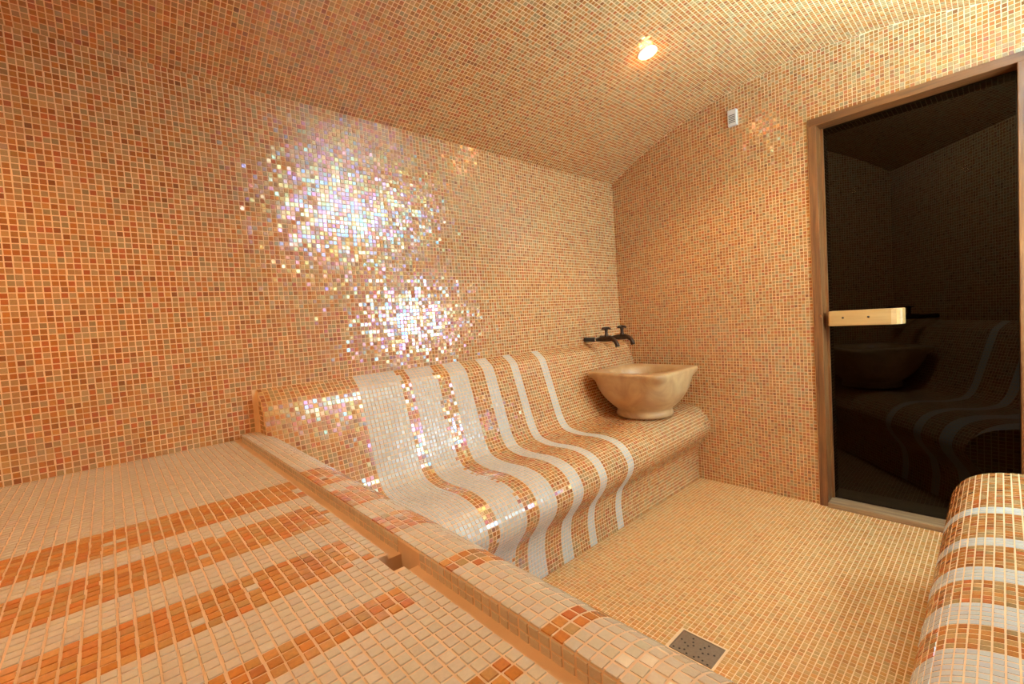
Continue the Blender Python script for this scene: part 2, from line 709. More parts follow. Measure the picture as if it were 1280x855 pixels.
f3 = lambda a, b: np.stack([a.ravel(), VC + VR * np.sin(b.ravel()), VZ + VR * np.cos(b.ravel())], 1)
c3 = np.stack([f3(A, B), f3(A, B2), f3(A2, B2), f3(A2, B)], 1)
cen = c3.mean(1)
nr3 = np.c_[np.zeros(len(cen)), VC - cen[:, 1], VZ - cen[:, 2]]
DOWNLIGHTS = [(1.944, 1.086), (-0.62, 1.086), (-0.62, 0.21)]
keep = np.ones(len(cen), bool)
for dx, dy in DOWNLIGHTS:
    keep &= (cen[:, 0] - dx) ** 2 + (cen[:, 1] - dy) ** 2 > 0.036 ** 2
c3, nr3 = c3[keep], nr3[keep]
lay(ce, c3, nr3, orange_cols(len(c3)), np.zeros(len(c3), bool))

# ---- floor
fl = structure(mesh_obj('floor', [(XL, YF, 0), (XD + 0.3, YF, 0), (XD + 0.3, YB, 0), (XL, YB, 0),
                                  (XL, YF, -.1), (XD + 0.3, YF, -.1), (XD + 0.3, YB, -.1), (XL, YB, -.1)],
                        [(0, 1, 2, 3), (7, 6, 5, 4), (0, 4, 5, 1), (1, 5, 6, 2), (2, 6, 7, 3), (3, 7, 4, 0)], M_GROUT),
               'sandy orange mosaic floor between the benches')
DR = (1.247, 1.349, 0.592, 0.728)        # drain x0,x1,y0,y1
c4 = grid((0, 0, 0), (1, 0, 0), (0, 1, 0), lines(0.44, XD), lines(YF, 1.30))
ce4 = c4.mean(1)
k4 = ~((ce4[:, 0] > DR[0] - .004) & (ce4[:, 0] < DR[1] + .004) & (ce4[:, 1] > DR[2] - .004) & (ce4[:, 1] < DR[3] + .004))
k4 &= ~((ce4[:, 0] < 2.16) & (ce4[:, 1] < 0.03))
c4 = c4[k4]
FLC = orange_cols(len(c4), 1.0)
FLC[:, :3] = 0.55 * FLC[:, :3] * np.array([1.25, 1.3, 1.3]) + 0.45 * np.array([0.70, 0.375, 0.12])
lay(fl, c4, np.tile([0, 0, 1.0], (len(c4), 1)), FLC, np.zeros(len(c4), bool),
    visible=lambda c: ((c[:, 2] - 1.079) / c[:, 0] > -0.86) & ((c[:, 1] > 0.20) | (c[:, 0] > 2.6)), tilt=1.0)

# ---- the two walls behind the camera, mosaic in the material only
ysl = np.linspace(YF, YB, 40)
v, f, uv = [], [], []
for yy_ in ysl:
    v += [(XL, yy_, 0), (XL, yy_, float(arc(yy_)))]
    uv += [(yy_, 0), (yy_, float(arc(yy_)))]
for k in range(len(ysl) - 1):
    f.append((2 * k, 2 * k + 1, 2 * k + 3, 2 * k + 2))
structure(mesh_obj('wall_left', v, f, M_PROC, uv=uv), 'mosaic end wall beyond the tiled platform')
zf_ = float(arc(YF))
structure(mesh_obj('wall_front', [(XL, YF, 0), (XD, YF, 0), (XD, YF, zf_), (XL, YF, zf_)], [(0, 3, 2, 1)], M_PROC,
                   uv=[(XL, 0), (XD, 0), (XD, zf_), (XL, zf_)]), 'mosaic side wall with the added glowing pane')

# ================================================================== BENCHES
PROF = np.array([(0, .889), (.029, .869), (.059, .842), (.080, .789), (.103, .72), (.125, .652), (.147, .584), (.169, .524),
                 (.193, .486), (.226, .463), (.31, .451), (.43, .455), (.507, .446), (.559, .424), (.589, .394), (.608, .358),
                 (.612, .325), (.598, .283), (.568, .238), (.537, .190), (.525, .12), (.528, .06), (.535, 0.0)])
STRIPES = [(0.745, 0.932), (0.978, 1.111), (1.193, 1.292), (1.386, 1.465), (1.580, 1.635), (1.800, 1.847)]


def catmull(pts, n=8):
    p = np.vstack([2 * pts[0] - pts[1], pts, 2 * pts[-1] - pts[-2]])
    out = []
    for i in range(1, len(p) - 2):
        for t in np.linspace(0, 1, n, endpoint=False):
            a, b, c, d = p[i - 1], p[i], p[i + 1], p[i + 2]
            out.append(0.5 * (2 * b + (c - a) * t + (2 * a - 5 * b + 4 * c - d) * t * t + (3 * b - a - 3 * c + d) * t ** 3))
    out.append(pts[-1])
    return np.array(out)


FINE = catmull(PROF)


def resample(line, n):
    s = np.r_[0, np.cumsum(np.linalg.norm(np.diff(line, axis=0), axis=1))]
    t = np.linspace(0, s[-1], n + 1)
    return np.stack([np.interp(t, s, line[:, 0]), np.interp(t, s, line[:, 1])], 1)


BLEN = np.linalg.norm(np.diff(FINE, axis=0), axis=1).sum()
SEG = resample(FINE, int(round(BLEN / P)))


def rise(x, z):
    """the seat climbs a little towards the door wall"""
    return 0.022 * (x - 1.85) * np.clip(np.minimum(z / 0.45, (0.89 - z) / 0.44), 0, 1)


def make_bench(name, label, x0, x1, to_y, sgn, visible, root_loc):
    """to_y: wall plane, sgn: direction from the wall into the room"""
    root = thing(name, label, 'bench', root_loc)
    xg = lines(x0, x1)
    xc0 = x0
    # grout core
    v, f = [], []
    cross = [xc0] + list(np.linspace(xc0, x1, 12)[1:-1]) + [x1]
    for x in cross:
        for w_, z_ in FINE:
            v.append((x, to_y + sgn * w_, z_ + float(rise(x, z_))))
        v.append((x, to_y, 0.0))
    n = len(FINE) + 1
    for i in range(len(cross) - 1):
        for k in range(n):
            a, b = i * n + k, i * n + (k + 1) % n
            f.append((a, b, b + n, a + n) if sgn < 0 else (a, a + n, b + n, b))
    f.append(tuple(range(n)))
    f.append(tuple((len(cross) - 1) * n + k for k in range(n)))
    bm = bmesh.new()
    bv = [bm.verts.new(q) for q in v]
    for q in f:
        bm.faces.new([bv[i] for i in q])
    core = bm_obj('core', bm, M_GROUT, root)
    core.data.polygons.foreach_set('use_smooth', [len(p.vertices) == 4 for p in core.data.polygons])
    # tiles
    m = len(SEG) - 1
    I, J = np.meshgrid(np.arange(len(xg) - 1), np.arange(m), indexing='ij')
    I, J = I.ravel(), J.ravel()

    def pt(i, j):
        x = xg[i]
        return np.stack([x, to_y + sgn * SEG[j, 0], SEG[j, 1] + rise(x, SEG[j, 1])], 1)
    if sgn < 0:
        cs = np.stack([pt(I, J + 1), pt(I + 1, J + 1), pt(I + 1, J), pt(I, J)], 1)
    else:
        cs = np.stack([pt(I + 1, J + 1), pt(I, J + 1), pt(I, J), pt(I + 1, J)], 1)
    nr = np.cross(cs[:, 1] - cs[:, 0], cs[:, 3] - cs[:, 0])
    xc = cs.mean(1)[:, 0]
    jit = rng.normal(0, 0.004, len(xc))
    wh = np.zeros(len(xc), bool)
    for a, b in STRIPES:
        e = jit if a < 1.0 else 0
        wh |= (xc + e > a) & (xc + e < b)
    cols = np.where(wh[:, None], white_cols(len(xc)), orange_cols(len(xc)))
    lay(root, cs, nr, cols, wh, visible=visible)
    # end face towards the platform
    for xe, nx in ((x0, -1.0), (x1, 1.0)):
        if xe >= XD - 0.01:
            continue
        ws, zs_ = np.arange(0.0, 0.62, P), np.arange(0.0, 0.9, P)
        g = grid((xe, to_y, 0), (0, sgn, 0), (0, 0, 1), ws, zs_, 0)
        pw = np.r_[FINE[:, 0], 0.0]
        pz = np.r_[FINE[:, 1], 0.0]
        inside = np.ones(len(g), bool)
        for q in range(4):
            py, pzz = np.abs(g[:, q, 1] - to_y), g[:, q, 2]
            cnt = np.zeros(len(g), int)
            for k in range(len(pw)):
                k2 = (k + 1) % len(pw)
                cond = (pz[k] > pzz) != (pz[k2] > pzz)
                with np.errstate(divide='ignore', invalid='ignore'):
                    xi = (pw[k2] - pw[k]) * (pzz - pz[k]) / (pz[k2] - pz[k]) + pw[k]
                cnt += cond & (py <= xi + 0.001)
            inside &= (cnt % 2 == 1)
        g = g[inside]
        nrm = np.cross(g[:, 1] - g[:, 0], g[:, 3] - g[:, 0])
        flip = (nrm[:, 0] * nx) < 0
        g[flip] = g[flip][:, ::-1]
        lay(root, g, np.tile([nx, 0, 0], (len(g), 1)), orange_cols(len(g)), np.zeros(len(g), bool), singles=0)
    return root


make_bench('tiled_bench', 'curved mosaic bench with white stripes carrying the stone basin', 0.385, XD - 0.001, YB, -1.0,
           lambda c: (c[:, 2] - 1.079) / c[:, 0] > -0.86, (1.54, YB - 0.3, 0))
make_bench('tiled_bench', 'rounded mosaic bench with white stripes beside the door opening', 0.452, 2.172, YF, 1.0,
           None, (1.31, YF + 0.3, 0))

# ================================================================== PLATFORM
pl = thing('tiled_platform', 'raised pale mosaic platform with orange stripes and a rounded kerb', 'platform', (-0.6, 0.67, 0))
XE, XK, ZK = 0.302, 0.325, 0.736         # platform edge, kerb face, kerb top
ZG = 0.711
HY0, HY1, HX = 0.610, 0.663, 0.285      # the drain notch
bm = bmesh.new()
out = [(XL + 0.001, YF + 0.001), (XE, YF + 0.001), (XE, HY0), (HX, HY0), (HX, HY1), (XE, HY1), (XE, YB - 0.001), (XL + 0.001, YB - 0.001)]
lo_ = [bm.verts.new((a, b, 0.0)) for a, b in out]
hi_ = [bm.verts.new((a, b, Z_PLAT - 0.0005)) for a, b in out]
bm.faces.new(lo_)
bm.faces.new(hi_)
for k in range(len(out)):
    k2 = (k + 1) % len(out)
    bm.faces.new((lo_[k], lo_[k2], hi_[k2], hi_[k]))
bm_obj('core', bm, M_GROUT_PALE, pl)
OR = [(1.172, 1.036), (0.975, 0.856), (0.770, 0.668), (0.560, 0.509), (0.357, 0.315), (0.18, 0.155)]
c5 = grid((0, 0, Z_PLAT), (1, 0, 0), (0, 1, 0), np.r_[lines(XL, XE)], lines(YF, YB))
ce5 = c5.mean(1)
wh = np.ones(len(c5), bool)
jr = rng.normal(0, 0.003, len(c5))
endx = {0: 0.300, 1: 0.298, 2: 0.284, 3: 0.284, 4: 0.296, 5: 0.296}
for k, (hi, lo) in enumerate(OR):
    wh &= ~((ce5[:, 1] < hi) & (ce5[:, 1] > lo) & (ce5[:, 0] + jr * 3 < endx[k] - 0.008))
flipw = (~wh) & (rng.random(len(wh)) < 0.015)
wh |= flipw
PLATW = lambda n: np.c_[white_cols(n)[:, :3] * np.array([1.0, 0.86, 0.68]), rng.random(n)]
PO = orange_cols(len(wh), 1.1)
PO[:, :3] = 0.6 * PO[:, :3] + 0.4 * np.array([0.56, 0.235, 0.045])
cols = np.where(wh[:, None], PLATW(len(wh)), PO)
kn = ~((ce5[:, 0] > HX - 0.004) & (ce5[:, 1] > HY0 - 0.004) & (ce5[:, 1] < HY1 + 0.004))
c5, cols, wh = c5[kn], cols[kn], wh[kn]
lay(pl, c5, np.tile([0, 0, 1.0], (len(c5), 1)), cols, wh, tilt=0.7)
# gutter
gut = box('gutter', (XE, YF + 0.001, 0.60), (XK, HY0, ZG), M_GROUT_PALE, pl)
box('gutter', (XE, HY1, 0.60), (XK, YB - 0.001, ZG), M_GROUT_PALE, pl)
box('drain_hole', (HX, HY0, 0.60), (XK, HY1, 0.655), M_DARK, pl)
# kerb: vertical face to the gutter, flat top, quarter roll, riser
KC = (0.362, 0.650)
KR = ZK - KC[1]
kp = [(XK, 0.60), (XK, ZK - 0.004), (XK + 0.004, ZK)]
kp += [(KC[0] + KR * math.sin(t), KC[1] + KR * math.cos(t)) for t in np.linspace(0, math.pi / 2, 24)]
kp += [(KC[0] + KR - 0.002, 0.55), (KC[0] + KR - 0.006, 0.0), (XE, 0.0), (XE, 0.60)]
kp = [(a, b) for a, b in kp]
v, f = [], []
for y_ in (YF + 0.001, YB - 0.001):
    v += [(a, y_, b) for a, b in kp]
n = len(kp)
for k in range(n):
    k2 = (k + 1) % n
    f.append((k, k2, k2 + n, k + n))
bm = bmesh.new()
bv = [bm.verts.new(q) for q in v]
for q in f:
    bm.faces.new([bv[i] for i in q])
bm.faces.new(bv[:n])
bm.faces.new(bv[n:])
kerb = bm_obj('kerb', bm, M_GROUT_PALE, pl)
# kerb tiles over face, top and roll
kl = [(XK, ZG + 0.001), (XK, ZK - 0.001)]
roll = [(XK, ZK)] + [(KC[0] + KR * math.sin(t), KC[1] + KR * math.cos(t)) for t in np.linspace(0, math.pi / 2, 40)] + [(KC[0] + KR - 0.002, 0.47)]
roll = np.array(roll)
rl = np.linalg.norm(np.diff(roll, axis=0), axis=1).sum()
rs = resample(roll, int(round(rl / P)))
yg = lines(YF, YB)
I, J = np.meshgrid(np.arange(len(rs) - 1), np.arange(len(yg) - 1), indexing='ij')
I, J = I.ravel(), J.ravel()
pk = lambda i, j: np.stack([rs[i, 0], yg[j], rs[i, 1]], 1)
c6 = np.stack([pk(I, J), pk(I + 1, J), pk(I + 1, J + 1), pk(I, J + 1)], 1)
nr6 = np.cross(c6[:, 1] - c6[:, 0], c6[:, 3] - c6[:, 0])
yc = c6.mean(1)[:, 1] + rng.normal(0, 0.002, len(c6))
wh = np.ones(len(c6), bool)
for hi, lo in [(1.178, 1.03), (0.975, 0.862), (0.77, 0.69), (0.556, 0.502), (0.352, 0.318), (0.18, 0.155)]:
    wh &= ~((yc < hi) & (yc > lo))
wh |= (~wh) & (rng.random(len(wh)) < 0.10)
cols = np.where(wh[:, None], PLATW(len(wh)), orange_cols(len(wh), 1.1))
lay(kerb, c6, nr6, cols, wh)
c7 = grid((XK, 0, 0), (0, -1, 0), (0, 0, 1), lines(-YB, -YF), np.array([ZG - 0.003, ZG + 0.0105, ZK - 0.001]))
c7 = c7[~((c7.mean(1)[:, 1] > HY0) & (c7.mean(1)[:, 1] < HY1))]
lay(kerb, c7, np.tile([-1.0, 0, 0], (len(c7), 1)), PLATW(len(c7)), np.ones(len(c7), bool), singles=0)

# ================================================================== DOOR
dr = thing('door_1', 'dark tinted glass door in a reddish brown wooden frame', 'door', (2.74, 0.28, 0))
dr['kind'] = 'structure'
FX0, FX1 = 2.690, 2.795
FW = 0.037
fr = box('jamb', (FX0, DY1 - FW, 0.0), (FX1, DY1, DZ), M_WOOD_V, dr, 0.003)
box('jamb', (FX0, DY0, 0.0), (FX1, DY0 + FW, DZ), M_WOOD_V, dr, 0.003)
box('lintel', (FX0 - 0.001, DY0, DZ - FW), (FX1, DY1, DZ + 0.001), M_WOOD_H, dr, 0.003)
box('sill', (FX0 - 0.012, DY0 + FW, 0.0), (FX1, DY1 - FW, 0.026), M_SILL, dr, 0.005)
box('stop', (2.768, DY1 - FW - 0.012, 0.026), (2.774, DY1 - FW, DZ - FW), M_WOOD_V, dr)
pane = box('glass_pane', (2.776, DY0 + FW, 0.026), (2.784, DY1 - FW, DZ - FW), M_GLASS, dr)
box('hinge_pin', (FX0 - 0.004, DY1 - FW + 0.002, 0.985), (FX0 + 0.004, DY1 - FW + 0.009, 0.999), M_CHROME, dr, 0.001)
# handle: a pine block with a stepped end
bm = bmesh.new()
zb, zt = 0.938, 1.012
out = [(2.740, 0.590), (2.700, 0.590), (2.694, 0.584), (2.694, 0.345), (2.700, 0.326), (2.722, 0.316), (2.728, 0.308), (2.764, 0.303), (2.776, 0.303), (2.776, 0.590)]
lo_ = [bm.verts.new((a, b, zb)) for a, b in out]
hi_ = [bm.verts.new((a, b, zt)) for a, b in out]
bm.faces.new(lo_)
bm.faces.new(hi_)
for k in range(len(out)):
    k2 = (k + 1) % len(out)
    bm.faces.new((lo_[k], lo_[k2], hi_[k2], hi_[k]))
bmesh.ops.bevel(bm, geom=[e for e in bm.edges if abs(e.verts[0].co.z - e.verts[1].co.z) < 1e-5], offset=0.003, segments=2, affect='EDGES')
han = bm_obj('handle', bm, M_PINE, dr)
han['label'] = 'pale pine block handle'
for yy_ in (0.528, 0.428):
    lathe('screw', [(0.0001, 0.0), (0.005, 0.0), (0.005, 0.0015), (0.0001, 0.0016)], M_BRONZE, (2.6925, yy_, 0.978), han, 12, 'x')

# ================================================================== BASIN
BX, BY, BZ = 2.335, 1.440, 0.456 + 0.0115
bsn = thing('stone_basin', 'square carved beige stone wash basin standing on the bench', 'basin', (BX, BY, BZ))
SEC = [  # z above base, half width, superellipse exponent
    (0.000, 0.161, 2.0), (0.010, 0.164, 2.0), (0.024, 0.160, 2.0), (0.036, 0.156, 2.0), (0.046, 0.164, 2.0), (0.068, 0.188, 2.05),
    (0.095, 0.212, 2.15), (0.128, 0.231, 2.35), (0.160, 0.241, 2.6), (0.190, 0.246, 2.85), (0.212, 0.247, 3.2), (0.226, 0.246, 4.2), (0.238, 0.245, 6.5),
    (0.250, 0.246, 9.0),
    (0.262, 0.247, 9.0), (0.268, 0.243, 9.0),
    # over the rim and down inside
    (0.270, 0.225, 7.0), (0.268, 0.197, 2.3), (0.260, 0.188, 2.1), (0.235, 0.180, 2.0), (0.195, 0.166, 2.0), (0.150, 0.146, 2.0), (0.110, 0.115, 2.0),
    (0.085, 0.075, 2.0), (0.075, 0.030, 2.0)]
SG = 96


def loft(sec, cx, cy, cz):
    v, f = [], []
    for z_, hw, e in sec:
        for k in range(SG):
            a = 2 * math.pi * k / SG
            ca, sa = math.cos(a), math.sin(a)
            r = hw / ((abs(ca) ** e + abs(sa) ** e) ** (1.0 / e))
            v.append((cx + r * ca, cy + r * sa, cz + z_))
    for i in range(len(sec) - 1):
        for k in range(SG):
            k2 = (k + 1) % SG
            f.append((i * SG + k, i * SG + k2, (i + 1) * SG + k2, (i + 1) * SG + k))
    f.append(tuple(range(SG))[::-1])
    f.append(tuple((len(sec) - 1) * SG + k for k in range(SG)))
    return v, f


v, f = loft(SEC, BX, BY, BZ)
bo = mesh_obj('bowl', v, f, M_STONE, bsn, smooth=True)
lathe('plug_hole', [(0.0001, 0.0), (0.018, 0.0), (0.018, 0.002), (0.0001, 0.003)], M_BRONZE, (BX, BY, BZ + 0.0745), bsn, 20)


# ================================================================== TAPS
def make_tap(label, x, grp):
    t = thing('wall_tap', label, 'tap', (x, YB, 0.918), grp)
    z0 = 0.918
    lathe('wall_flange', [(0.0001, 0), (0.0155, 0), (0.0155, 0.003), (0.0140, 0.006), (0.0001, 0.006)], M_BRONZE, (x, YB - 0.002, z0), t, 24, 'y')
    lathe('sleeve', [(0.0001, 0.004), (0.0135, 0.004), (0.0145, 0.008), (0.0145, 0.084), (0.0135, 0.088), (0.0001, 0.088)], M_BLACK, (x, YB, z0), t, 20, 'y')
    lathe('collar', [(0.0001, 0.087), (0.0125, 0.087), (0.0125, 0.096), (0.0001, 0.096)], M_CHROME, (x, YB, z0), t, 20, 'y')
    b = tube('body', [(x, YB - 0.096, z0), (x, YB - 0.13, z0 + 0.002), (x, YB - 0.19, z0 + 0.004), (x, YB - 0.215, z0 + 0.001),
                      (x, YB - 0.236, z0 - 0.012), (x, YB - 0.247, z0 - 0.032), (x, YB - 0.250, z0 - 0.046)],
             [0.0125, 0.0165, 0.0185, 0.0150, 0.0130, 0.0130, 0.0145], M_BRONZE, t)
    lathe('stem', [(0.0001, 0.0), (0.014, 0.0), (0.012, 0.016), (0.0095, 0.020), (0.0095, 0.040), (0.012, 0.046), (0.012, 0.054), (0.0001, 0.056)], M_BRONZE,
          (x, YB - 0.172, z0 + 0.012), t, 18)
    h = tube('lever', [(x - 0.001, YB - 0.140, z0 + 0.064), (x, YB - 0.150, z0 + 0.070), (x, YB - 0.172, z0 + 0.072), (x, YB - 0.194, z0 + 0.070), (x, YB - 0.204, z0 + 0.064)],
             [0.0055, 0.0075, 0.0085, 0.0075, 0.0055], M_BRONZE, t)
    tube('crossbar', [(x - 0.030, YB - 0.172, z0 + 0.067), (x, YB - 0.172, z0 + 0.073), (x + 0.030, YB - 0.172, z0 + 0.067)], [0.0055, 0.0085, 0.0055], M_BRONZE, h)
    return t


make_tap('dark bronze wall tap farther from the door wall, above the stone basin', 2.295, 'taps over the basin')
make_tap('dark bronze wall tap closer to the door wall, above the stone basin', 2.465, 'taps over the basin')

# ================================================================== DRAIN
dn = thing('floor_drain', 'square perforated steel drain grate set in the mosaic floor', 'drain', ((DR[0] + DR[1]) / 2, (DR[2] + DR[3]) / 2, 0))
HOLES = [[0.11, 0.44], [0.22, 0.52], [0.32, 0.59], [0.31, 0.19], [0.36, 0.34], [0.41, 0.47], [0.08, 0.9], [0.21, 0.86], [0.31, 0.8], [0.4, 0.91],
         [0.57, 0.9], [0.65, 0.81], [0.76, 0.87], [0.89, 0.93], [0.58, 0.47], [0.63, 0.33], [0.68, 0.18], [0.67, 0.59], [0.77, 0.51], [0.89, 0.45],
         [0.11, 0.12], [0.2, 0.22], [0.86, 0.14], [0.8, 0.26]][:20]
bm = bmesh.new()
ed = []


def loop(pts):
    vs2 = [bm.verts.new(p) for p in pts]
    for k in range(len(vs2)):
        ed.append(bm.edges.new((vs2[k], vs2[(k + 1) % len(vs2)])))


g = 0.004
loop([(DR[0] + g, DR[2] + g, 0.0015), (DR[1] - g, DR[2] + g, 0.0015), (DR[1] - g, DR[3] - g, 0.0015), (DR[0] + g, DR[3] - g, 0.0015)])
for hu, hv in HOLES:
    hx = DR[1] - hv * (DR[1] - DR[0])
    hy = DR[3] - hu * (DR[3] - DR[2])
    loop([(hx + 0.0036 * math.cos(2 * math.pi * k / 10), hy + 0.0036 * math.sin(2 * math.pi * k / 10), 0.0015) for k in range(10)])
res = bmesh.ops.triangle_fill(bm, use_beauty=True, use_dissolve=False, edges=ed)
# keep only triangles outside the holes
bad = []
for fc in bm.faces:
    m_c = fc.calc_center_median()
    for hu, hv in HOLES:
        hx = DR[1] - hv * (DR[1] - DR[0])
        hy = DR[3] - hu * (DR[3] - DR[2])
        if (m_c.x - hx) ** 2 + (m_c.y - hy) ** 2 < 0.0033 ** 2:
            bad.append(fc)
            break
bmesh.ops.delete(bm, geom=bad, context='FACES')
ex = bmesh.ops.extrude_face_region(bm, geom=bm.faces[:])
bmesh.ops.translate(bm, verts=[e for e in ex['geom'] if isinstance(e, bmesh.types.BMVert)], vec=(0, 0, -0.0008))
bm_obj('plate', bm, M_STEEL, dn)
box('sump', (DR[0] + 0.004, DR[2] + 0.004, 0.0002), (DR[1] - 0.004, DR[3] - 0.004, 0.0005), M_DARK, dn)
for lo_, hi_ in (((DR[0], DR[2], 0), (DR[0] + .003, DR[3], 0.0022)), ((DR[1] - .003, DR[2], 0), (DR[1], DR[3], 0.0022)),
                 ((DR[0] + .003, DR[2], 0), (DR[1] - .003, DR[2] + .003, 0.0022)), ((DR[0] + .003, DR[3] - .003, 0), (DR[1] - .003, DR[3], 0.0022))):
    box('rim', lo_, hi_, M_STEEL, dn)

# ================================================================== SENSOR on the door wall
sn = thing('wall_sensor', 'small white louvred sensor box high on the door wall', 'sensor', (XD, 1.002, 2.08))
box('housing', (XD - 0.026, 0.978, 2.078), (XD, 1.026, 2.165), M_PLASTIC, sn, 0.004)
for k in range(5):
    box('slot', (XD - 0.0265, 0.985, 2.093 + k * 0.0095), (XD - 0.024, 1.019, 2.098 + k * 0.0095), M_SLOT, sn)


# ================================================================== LAMPS
def downlight(x, y, label, seen):
    z = float(arc(y))
    t = math.atan2(VC - y, z - VZ)          # normal leans to the vault axis
    nrm = Vector((0, VC - y, VZ - z)).normalized()
    d = thing('ceiling_downlight', label, 'ceiling light', (x, y, z), 'recessed ceiling downlights')
    rot = nrm.to_track_quat('Z', 'Y').to_matrix().to_4x4()

    def turned(name, prof, mat):
        o = lathe(name, prof, mat, (0, 0, 0), None, 36)
        o.parent = d
        o.matrix_basis = rot
        return o
    turned('trim_ring', [(0.030, -0.004), (0.045, -0.004), (0.046, 0.002), (0.043, 0.005), (0.036, 0.006), (0.031, 0.003), (0.030, -0.002)], M_TRIM)
    turned('lens', [(0.0305, -0.003), (0.0300, 0.002), (0.026, 0.0055), (0.016, 0.0080), (0.004, 0.0088)], M_LENS)
    ld = bpy.data.lights.new('downlight_lamp', 'SPOT')
    ld.spot_size = math.radians(126 if seen else 142)
    ld.spot_blend = 0.5
    ld.energy = DOWNLIGHT_W if seen else PLATFORM_W
    ld.color = WARM
    ld.shadow_soft_size = 0.022
    lo = bpy.data.objects.new('downlight_lamp', ld)
    col.objects.link(lo)
    lo.parent = d
    lo.location = nrm * 0.036
    lo.rotation_euler = nrm.to_track_quat('-Z', 'Y').to_euler()
    gd = bpy.data.lights.new('lens_glow', 'POINT')
    gd.energy = GLOW_W
    gd.color = (1.0, 0.52, 0.20)
    gd.shadow_soft_size = 0.03
    go = bpy.data.objects.new('lens_glow', gd)
    col.objects.link(go)
    go.parent = d
    go.location = nrm * 0.034
    return d


DL_LABELS = ['round recessed downlight glowing in the vault above the stone basin end of the long bench',
             'recessed downlight over the platform on the side of the back wall',
             'recessed downlight over the platform on the side of the front wall']
for k, (x, y) in enumerate(DOWNLIGHTS):
    downlight(x, y, DL_LABELS[k], k == 0)

# added unseen glowing pane, framed like a window, for cool light and highlights
WX0, WX1, WZ0, WZ1 = 2.00, 2.64, 0.94, 1.36
wn_ = thing('fill_window_1', 'added unseen glowing pane framed like a window on the front wall', 'window', ((WX0 + WX1) / 2, YF, WZ0))
wn_['kind'] = 'structure'
box('fill_pane', (WX0, YF + 0.004, WZ0), (WX1, YF + 0.010, WZ1), M_PANE, wn_)
for lo_, hi_ in (((WX0 - .04, YF, WZ0 - .04), (WX0, YF + .03, WZ1 + .04)), ((WX1, YF, WZ0 - .04), (WX1 + .04, YF + .03, WZ1 + .04)),
                 ((WX0, YF, WZ0 - .04), (WX1, YF + .03, WZ0)), ((WX0, YF, WZ1), (WX1, YF + .03, WZ1 + .04))):
    box('fill_pane_frame', lo_, hi_, M_PAINT, wn_, 0.003)

# added unseen trough lamp in place of a bounced flash: washes the vault cool
UX0, UX1, UZ = 1.36, 2.18, 1.64
up = thing('added_fill_trough', 'added unseen trough of cool fill light on the front wall', 'added fill light', ((UX0 + UX1) / 2, YF, UZ))
v, f = [], []
prof = [(0.0, UZ - 0.05), (0.05, UZ - 0.04), (0.085, UZ), (0.09, UZ + 0.03), (0.084, UZ + 0.03), (0.078, UZ + 0.002), (0.045, UZ - 0.03), (0.0, UZ - 0.035)]
for xx in (UX0, UX1):
    for a, b in prof:
        v.append((xx, YF + 0.002 + a, b))
n = len(prof)
for k in range(n - 1):
    f.append((k, k + 1, n + k + 1, n + k))
f.append(tuple(range(n)))
f.append(tuple(range(n, 2 * n)))
mesh_obj('shade', v, f, M_PAINT, up)
box('light_strip', (UX0 + 0.01, YF + 0.025, UZ - 0.028), (UX1 - 0.01, YF + 0.055, UZ - 0.020), M_LAMP, up)
sd = bpy.data.lights.new('vault_fill_lamp', 'AREA')
sd.shape = 'RECTANGLE'
sd.size = UX1 - UX0 - 0.06
sd.size_y = 0.05
sd.energy = VAULT_FILL_W
sd.color = COOL
sd.spread = math.radians(115)
so = bpy.data.objects.new('vault_fill_lamp', sd)
col.objects.link(so)
so.parent = up
so.location = (0, 0.045, 0.012)
so.rotation_euler = (math.radians(180 - 26), 0, 0)

# added unseen white reflector bent to the vault, throws the cool fill back
pn = thing('fill_reflector', 'added unseen white reflector on the vault above the fill trough', 'panel', (1.84, -0.29, float(arc(-0.29))))
v, f = [], []
pys = np.linspace(-0.47, -0.11, 9)
for rr in (0.004, 0.016):
    for y_ in pys:
        d_ = np.array([VC - y_, VZ - float(arc(y_))])
        d_ /= np.linalg.norm(d_)
        for x_ in (1.32, 2.42):
            v.append((x_, y_ + d_[0] * rr, float(arc(y_)) + d_[1] * rr))
n = len(pys)
for k in range(n - 1):
    a = 2 * k
    f.append((a, a + 1, a + 3, a + 2))
    b = 2 * n + a
    f.append((b, b + 2, b + 3, b + 1))
    f.append((a, a + 2, b + 2, b))
    f.append((a + 1, b + 1, b + 3, a + 3))
f.append((0, 2 * n, 2 * n + 1, 1))
f.append((2 * n - 2, 2 * n - 1, 4 * n - 1, 4 * n - 2))
bm = bmesh.new()
bv = [bm.verts.new(q) for q in v]
for q in f:
    bm.faces.new([bv[i] for i in q])
bm_obj('board', bm, M_PAINT, pn)

# ================================================================== MADE-UP MIRRORED ROOM IN PLACE OF THE IMAGE IN THE DOOR GLASS
TH2 = math.radians(39.95)
C2, S2, TX2, TY2 = math.cos(TH2), math.sin(TH2), 1.119, 0.207


def bey(x, y, z):
    return (C2 * x + S2 * y + TX2, S2 * x - C2 * y + TY2, z)


M_PROC2 = mosaic_procedural('mosaic_far_bench', [(0.978, 1.111), (1.193, 1.292), (1.386, 1.465), (1.580, 1.635), (1.800, 1.847)])


def bey_obj(name, pts, faces, uv, mat, parent=None):
    return mesh_obj(name, [bey(*p) for p in pts], [tuple(reversed(q)) for q in faces], mat, parent, uv=uv)


